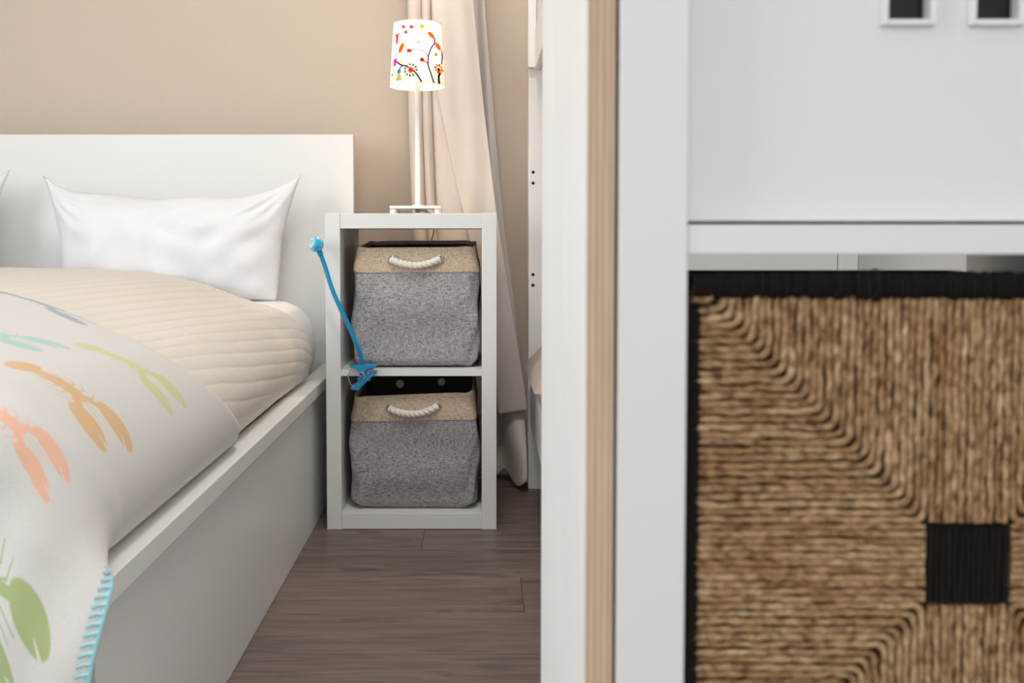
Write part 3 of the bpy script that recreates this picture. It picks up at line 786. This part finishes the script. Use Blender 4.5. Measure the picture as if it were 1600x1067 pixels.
# clip: two jaws with finger pads that grip the shelf edge, a spring and a wire bow
def jaw(name, pts, y0, y1):
    bm = bmesh.new()
    f1 = [bm.verts.new((x, y0, z)) for x, z in pts]; f2 = [bm.verts.new((x, y1, z)) for x, z in pts]
    bm.faces.new(f1); bm.faces.new(f2[::-1]); n = len(pts)
    for i in range(n): bm.faces.new((f1[i], f2[i], f2[(i + 1) % n], f1[(i + 1) % n]))
    bmesh.ops.bevel(bm, geom=bm.edges[:], offset=0.0008, segments=1, affect='EDGES')
    return bm_obj(name, bm, M['blue'], cl)
jaw('upper_jaw', [(-.318, .4095), (-.318, .4055), (-.300, .4025), (-.296, .392), (-.283, .388), (-.276, .402), (-.255, .4065), (-.2505, .4095), (-.251, .412), (-.285, .4125)], 2.478, 2.499)
jaw('lower_jaw', [(-.316, .3545), (-.311, .349), (-.296, .350), (-.284, .362), (-.268, .379), (-.252, .3925), (-.254, .3955), (-.270, .3905), (-.283, .394), (-.295, .391), (-.293, .378), (-.300, .366), (-.313, .361)], 2.479, 2.498)
box('upper_grip', -.300, -.262, 2.490, 2.530, .3982, .4085, M['blue'], cl, 0.001)
box('lower_grip', -.300, -.268, 2.490, 2.525, .3705, .3798, M['blue'], cl, 0.001)
hx_ = np.linspace(0, 5 * 2 * PI, 120)
tube('spring', np.stack([-.289 + 0.0045 * np.cos(hx_), np.linspace(2.4775, 2.4695, 120), .3895 + 0.0045 * np.sin(hx_)], -1), 0.0009, M['steel'], cl, nseg=6)
tube('wire_bow', smooth_path([(-.312, 2.476, .405), (-.319, 2.474, .392), (-.319, 2.474, .378), (-.312, 2.475, .362), (-.304, 2.476, .357)], 40), 0.0012, M['steel'], cl, nseg=8)
tube('wire_bow', smooth_path([(-.287, 2.476, .398), (-.281, 2.474, .386), (-.284, 2.474, .373), (-.294, 2.475, .361)], 40), 0.0012, M['steel'], cl, nseg=8)
lathe('rivet', [(0, -0.002), (0.003, -0.0018), (0.003, 0), (0, 0)], M['steel'], cl, (-.272, 2.4775, .391), 14, Vector((0, 0, 1)).rotation_difference(Vector((0, 1, 0))))

# ------------------------------------------------------------------ curtains
def curtain(name, label, zs, xl, xr, ybase, foldf, nu=260, nz=260, bottom=None):
    zz = np.linspace(0, 1, nz); z = zs[0] + (zs[-1] - zs[0]) * zz
    L = np.interp(z, *xl); Rr = np.interp(z, *xr)
    k = 25
    ker = np.ones(k) / k
    sm = lambda a_: np.convolve(np.pad(a_, k // 2, mode='edge'), ker, 'valid')
    L, Rr = sm(L), sm(Rr)
    u = np.linspace(0, 1, nu)
    Ug, Zg_ = np.meshgrid(u, z, indexing='ij')
    X = L[None] + (Rr - L)[None] * Ug
    Yc = ybase + foldf(Ug, Zg_, X - L[None])
    if bottom is not None: Zg_ = Zg_ + bottom(Ug) * (1 - sstep(Zg_, zs[0], zs[0] + 0.35))
    o = mesh_obj(name, np.stack([X, Yc, Zg_], -1).reshape(-1, 3), grid_faces(nu, nz), M['curtain'])
    md = o.modifiers.new('thickness', 'SOLIDIFY'); md.thickness = 0.0016; md.offset = 0
    return tag(o, label, 'curtain', 'curtains gathered behind the nightstand')
def pleat(u, c, w): return np.exp(-((u - c) / w) ** 2)
def fold_front(u, z, x):
    B = np.interp(z, [0.2, 0.5, 0.79, 1.13, 1.41, 2.4], [0.20, 0.185, 0.142, 0.078, 0.066, 0.055])
    p1, p2 = 0.040, 0.068
    hump = lambda a, b_: np.clip(1 - ((x - (a + b_) / 2) / ((b_ - a) / 2)) ** 2, 0, 1) ** 0.6
    y = -0.026 * hump(-0.002, p1) - 0.030 * hump(p1, p2) - 0.026 * hump(p2, np.maximum(B + 0.01, p2 + 0.02))
    pan = sstep(x, B - 0.002, B + 0.010)
    y = y * (1 - pan) + pan * (-0.044 + 0.024 * sstep(u, 0.55, 1.0))
    y = y + pan * (0.005 * np.sin(u * 8 + z * 3.0) + 0.0025 * np.sin(u * 19 - z * 9 + 2 * np.sin(z * 5)) + 0.0015 * np.sin(z * 33 + u * 14) * np.exp(-((z - 1.1) / 0.4) ** 2))
    y = y + 0.012 * pleat(u, 0.80 - 0.25 * (0.7 - z), 0.02) * sstep(-z, -0.75, -0.55)
    return y
curtain('curtain', 'pale beige curtain gathered behind the lamp, hem above the floor', (0.215, 2.42),
        ([0.215, 0.6, 0.80, 1.1, 1.45, 2.42], [-.150, -.185, -.197, -.207, -.208, -.21]),
        ([0.215, 0.45, 0.79, 1.1, 1.41, 2.42], [.141, .102, .047, .010, -.022, -.05]), 2.985, fold_front, bottom=lambda u: 0.0 - 0.03 * (1 - u))
def fold_back(u, z, x):
    return 0.012 * np.sin(u * 19 + 1.5 * np.sin(z * 3)) + 0.008 * np.sin(u * 7 - z * 4) - 0.19 * (1 - sstep(z, 0.0, 0.27)) * sstep(u, 0.60, 1.0) + 0.012 * np.sin(z * 30 + u * 8) * (1 - sstep(z, 0.0, 0.3))
curtain('curtain', 'darker curtain length behind, trailing on to the floor beside the nightstand', (0.012, 2.42),
        ([0.012, 0.3, 0.80, 1.45, 2.42], [-.08, -.10, -.12, -.14, -.15]),
        ([0.012, 0.10, 0.22, 0.45, 0.79, 1.41, 2.42], [.134, .134, .130, .112, .066, .012, -.02]), 3.035, fold_back, bottom=lambda u: 0.02 * np.sin(u * 11) ** 2)
rod = thing('curtain_rod', 'white curtain rod under the ceiling above the curtains', 'curtain rod')
tube('rod', [(-0.6, 3.0, 2.44), (0.5, 3.0, 2.44)], 0.012, M['lampwhite'], rod)
for x in (-0.55, 0.45): box('bracket', x - 0.01, x + 0.01, 3.0, 3.079, 2.43, 2.45, M['lampwhite'], rod)

# ------------------------------------------------------------------ bunk bed on the right
bk = thing('bunk_bed', 'white wooden bunk bed along the right side behind plywood panel', 'bunk bed')
BY = 2.93
for x0, x1 in ((0.137, 0.192), (1.02, 1.072)):
    for y0, y1 in ((BY - 0.03, BY + 0.03), (0.975, 1.035)):
        p = box('post', x0, x1, y0, y1, 0, 1.95, M['bunk'], bk, 0.003)
for z in (0.904, 0.873, 0.615, 0.585):
    lathe('screw_hole', [(0, -0.0012), (0.0045, -0.0012), (0.0045, 0.0), (0, 0.0)], M['hole'], bk, (0.150, BY - 0.0298, z), 16, Vector((0, 0, 1)).rotation_difference(Vector((0, 1, 0))))
for x0, x1 in ((0.143, 0.165), (1.044, 1.066)):
    box('side_rail', x0, x1, 1.036, BY - 0.031, 0.19, 0.316, M['bunk'], bk, 0.002)
    box('upper_side_rail', x0 + 0.01, x1 + 0.004, 1.036, BY - 0.031, 1.19, 1.30, M['bunk'], bk, 0.002)
box('guard_post', 0.134, 0.156, BY - 0.058, BY - 0.031, 1.193, 1.80, M['bunk'], bk, 0.002)
box('guard_rail', 0.157, 0.178, 1.036, BY - 0.031, 1.50, 1.60, M['bunk'], bk, 0.002)
for y in (BY, 1.0):
    box('end_beam', 0.193, 1.019, y - 0.015, y + 0.015, 1.15, 1.30, M['bunk'], bk, 0.002)
box('end_board', 0.193, 1.019, BY - 0.012, BY + 0.012, 0.19, 0.95, M['bunk'], bk, 0.002)
box('end_board', 0.193, 1.019, 0.99, 1.014, 0.19, 0.40, M['bunk'], bk, 0.002)
box('upper_base', 0.18, 1.043, 1.036, BY - 0.031, 1.20, 1.22, M['bunk'], bk, 0.002)
box('lower_base', 0.166, 1.043, 1.036, BY - 0.031, 0.22, 0.24, M['bunk'], bk, 0.002)
bm = bmesh.new(); add_box(bm, 0.17, 1.04, 1.05, BY - 0.04, 0.241, 0.36, 0.03, 4)
tag(bm_obj('bunk_mattress', bm, M['sheet'], smooth=True), 'white mattress in the lower bunk, mostly hidden', 'mattress')
# rumpled beige blanket at the head of the lower bunk
n = 70; u = np.linspace(-1, 1, n); Ug, Vg = np.meshgrid(u, u, indexing='ij')
pf = np.clip(1 - np.abs(Ug) ** 3, 0, 1) ** 0.5 * np.clip(1 - np.abs(Vg) ** 3, 0, 1) ** 0.5
wr = 0.012 * np.sin(Ug * 7 + 2 * Vg) + 0.008 * np.sin(Vg * 11 - Ug * 4)
Vv = np.vstack([np.stack([0.375 + Ug * 0.245, 2.60 + Vg * 0.25, 0.36 + 0.10 * pf + wr * pf], -1).reshape(-1, 3), np.stack([0.375 + Ug * 0.245, 2.60 + Vg * 0.25, 0.361 - 0.035 * np.exp(-((Ug + 0.93) / 0.05) ** 2) * pf ** 0.3], -1).reshape(-1, 3)])
Vv[:, 0] -= 0.005
tag(mesh_obj('folded_blanket', Vv, np.vstack([grid_faces(n, n)[:, ::-1], grid_faces(n, n) + n * n]), M['bunkcloth']), 'rumpled beige blanket lying in the lower bunk', 'blanket')

# ------------------------------------------------------------------ plywood panel and foreground cube shelf
pp = thing('plywood_panel', 'tall white plywood panel with raw birch edge beside the foreground shelf', 'panel')
PX0, PX1, PY0, PY1 = 0.0577, 0.0727, 0.553, 0.943
box('white_face', PX0 - 0.0006, PX0, PY0 + 0.0004, PY1, 0.0, 1.75, M['birch_white'], pp, 0)
box('core', PX0, PX1, PY0, PY1, 0.0, 1.75, M['ply_edge'], pp, 0.0006)

ks = thing('cube_shelf', 'tall white cube shelf in the right foreground holding seagrass basket', 'shelf')
KX0, KW, KC = 0.0746, 0.0378, 0.335
KX1 = KX0 + KW; KX2 = KX1 + KC; KX3 = KX2 + KW
KY0, KY1 = 0.553, 0.943
ZS = 0.718                                             # underside of the shelf at eye height
box('side_board', KX0, KX1, KY0, KY1, 0.0, 1.47, M['white'], ks)
box('side_board', KX2, KX3, KY0, KY1, 0.0, 1.47, M['white'], ks)
box('bottom_board', KX1, KX2, KY0 + 0.001, KY1, 0.001, 0.031, M['white'], ks)
box('top_board', KX1, KX2, KY0 + 0.001, KY1, 1.432, 1.469, M['white'], ks)
for z in (0.3722, ZS, 1.070): box('shelf_board', KX1, KX2, KY0 + 0.0015, KY1, z, z + 0.0163, M['white'], ks, 0.0008)

ins = thing('door_insert', 'plain white cabinet insert with two small framed windows above seagrass basket', 'cabinet insert')
IY = 0.572
# front board with two openings
W1, W2, WZ0, WZ1 = (0.2243, 0.2473), (0.2726, 0.2962), 0.8470, 0.895
bm = bmesh.new()
IX0, IX1, IZ0, IZ1 = KX1 + 0.001, KX2 - 0.001, ZS + 0.0184, 1.068
for (a, c_, z0, z1) in ((IX0, W1[0], IZ0, IZ1), (W1[1], W2[0], IZ0, IZ1), (W2[1], IX1, IZ0, IZ1), (W1[0], W1[1], IZ0, WZ0), (W2[0], W2[1], IZ0, WZ0), (W1[0], W1[1], WZ1, IZ1), (W2[0], W2[1], WZ1, IZ1)):
    add_box(bm, a, c_, IY, IY + 0.014, z0, z1)
bmesh.ops.remove_doubles(bm, verts=bm.verts[:], dist=1e-6)
bm_obj('front_board', bm, M['white'], ins)
box('inner_box', IX0 + 0.004, IX1 - 0.004, IY + 0.03, KY1 - 0.02, IZ0 + 0.001, IZ1 - 0.004, M['hole'], ins, 0)
for a, c_ in (W1, W2):
    f = 0.0034
    for (p, q_, z0, z1) in ((a - f, a, WZ0 - f, WZ1 + f), (c_, c_ + f, WZ0 - f, WZ1 + f), (a, c_, WZ0 - f, WZ0), (a, c_, WZ1, WZ1 + f)):
        box('window_frame', p, q_, IY - 0.005, IY + 0.001, z0, z1, M['lampwhite'], ins, 0.0008)
    box('pane', a, c_, IY + 0.006, IY + 0.008, WZ0, WZ1, M['pane'], ins, 0)

# ------------------------------------------------------------------ seagrass basket
sb = thing('seagrass_basket', 'brown woven seagrass basket with black rim in the foreground shelf', 'basket')
CX, CZ, HW, HH = 0.2690, 0.5475, 0.1535, 0.1585
FY = 0.5585                                             # plane of the cords
bm = bmesh.new(); x0, x1, z0, z1 = CX - HW + 0.004, CX + HW - 0.004, CZ - HH + 0.003, CZ + HH - 0.009
add_box(bm, x0, x1, FY + 0.0015, FY + 0.012, z0, z1); add_box(bm, x0, x1, 0.905, 0.915, z0, z1)
add_box(bm, x0, x0 + 0.01, FY + 0.012, 0.905, z0, z1); add_box(bm, x1 - 0.01, x1, FY + 0.012, 0.905, z0, z1); add_box(bm, x0, x1, FY + 0.002, 0.91, z0, z0 + 0.01)
bm_obj('wall_core', bm, M['core'], sb)
CR = 0.00225; 
SQ = 0.0222
nL = 31; STEP = (HW - SQ - 0.0035) / nL
def cord_path(k):
    """cord k counted from the corner: in from the side edge to the mitre, bends and runs out to the top edge (corner at 0,0; x to the right, z down)"""
    d = (k + 0.5) * STEP + 0.0035
    dz = d * (HH - SQ) / (HW - SQ)
    rb = min(0.006, d * 0.6)
    a = np.array([[x_, dz] for x_ in np.arange(0, max(d - rb, 0.0005), 0.0013)])
    ang = np.linspace(0, PI / 2, 7)
    bnd = np.stack([d - rb + rb * np.sin(ang), dz - rb + rb * np.cos(ang)], -1)
    c_ = np.array([[d, z_] for z_ in np.arange(dz - rb - 0.0013, 0.0, -0.0013)]) if dz - rb > 0.0015 else np.zeros((0, 2))
    return np.vstack([a, bnd, c_]) if len(c_) else np.vstack([a, bnd])
def wobble(n, amp, L=9):
    w_ = rng.standard_normal(n + 2 * L); k_ = np.hanning(L * 2 + 1); k_ /= k_.sum()
    w_ = np.convolve(w_, k_, 'same')[L:-L]; return w_ / (w_.std() + 1e-9) * amp
def cord_mesh(p2):
    n = len(p2)
    wx, wz, wy, wr = wobble(n, 0.00030), wobble(n, 0.00030), wobble(n, 0.0003), 1 + wobble(n, 0.07, 5)
    path = np.stack([p2[:, 0] + wx, wy, -(p2[:, 1] + wz)], -1)
    return tube_mesh(path, CR * wr * rng.uniform(0.94, 1.07), nseg=8, lobes=2, pitch=rng.uniform(0.019, 0.026), depth=0.30, jitter=0.03)
cords = []
for k in range(nL):
    v, f = cord_mesh(cord_path(k))
    for ci, (sx, sz) in enumerate(((1, 1), (-1, 1), (1, -1), (-1, -1))):
        if ci == 0: o = mesh_obj('cord', v, f, M['seagrass'], sb); me_ = o.data
        else:
            o = bpy.data.objects.new('cord', me_); col.objects.link(o); o.parent = sb
        o.scale = (sx, 1, sz); o.location = (CX - sx * HW, FY, CZ + sz * HH)
nS_ = int(round(2 * SQ / STEP))
for k in range(nS_):
    off_ = -SQ + (k + 0.5) * 2 * SQ / nS_
    pz = np.stack([np.arange(0, HW - SQ, 0.0013), np.zeros(len(np.arange(0, HW - SQ, 0.0013)))], -1)
    v, f = cord_mesh(pz)
    o = mesh_obj('cord', v, f, M['seagrass'], sb); o.location = (CX - HW, FY, CZ + off_); me_ = o.data
    o = bpy.data.objects.new('cord', me_); col.objects.link(o); o.parent = sb; o.scale = (-1, 1, 1); o.location = (CX + HW, FY, CZ + off_)
    pz = np.stack([np.zeros(len(np.arange(0, HH - SQ, 0.0013))), np.arange(0, HH - SQ, 0.0013)], -1)
    v, f = cord_mesh(pz)
    o = mesh_obj('cord', v, f, M['seagrass'], sb); o.location = (CX + off_, FY, CZ + HH); me_ = o.data
    o = bpy.data.objects.new('cord', me_); col.objects.link(o); o.parent = sb; o.scale = (1, 1, -1); o.location = (CX + off_, FY, CZ - HH)
# black woven square in the middle
vs, fs = [], []
for k in range(13):
    xx = CX - SQ + (k + 0.5) * 2 * SQ / 13
    zz_ = np.arange(CZ - SQ, CZ + SQ, 0.0015)
    add_tube(np.stack([xx + wobble(len(zz_), 0.00015), FY - 0.0003 + wobble(len(zz_), 0.0002), zz_], -1), 0.0018, 7)
o = mesh_obj('black_patch', np.vstack(vs), fs, M['black_cord'], sb); o['label'] = 'black woven square in the middle'
# black wrapped rim along the top and binding down the sides
def binding(name, a, b_, r_, step, sq):
    vs.clear(); fs.clear()
    a, b_ = np.array(a), np.array(b_); L = np.linalg.norm(b_ - a); t = (b_ - a) / L
    n = int(L / step); other = np.cross(t, [0, 1, 0])
    ang = np.linspace(0, 2 * PI, 15)
    for k in range(n):
        c_ = a + t * (k + 0.5) * step; rr = r_ * (1 + 0.09 * rng.standard_normal())
        ring_ = c_ + np.cos(ang)[:, None] * other * rr * sq + np.sin(ang)[:, None] * np.array([0, 1, 0]) * rr * 0.62 + (ang / (2 * PI))[:, None] * t * step * 0.6
        add_tube(ring_, step * 0.52, 6)
    return mesh_obj(name, np.vstack(vs), fs, M['black_cord'], sb)
o = binding('rim_binding', (CX - HW - 0.001, FY - 0.001, CZ + HH - 0.0050), (CX + HW + 0.001, FY - 0.001, CZ + HH - 0.0050), 0.0062, 0.0026, 1.0); o['label'] = 'black wrapped rim'
for sx in (-1, 1):
    binding('side_binding', (CX + sx * (HW - 0.0012), FY - 0.0005, CZ - HH), (CX + sx * (HW - 0.0012), FY - 0.0005, CZ + HH - 0.011), 0.0030, 0.0024, 1.0)
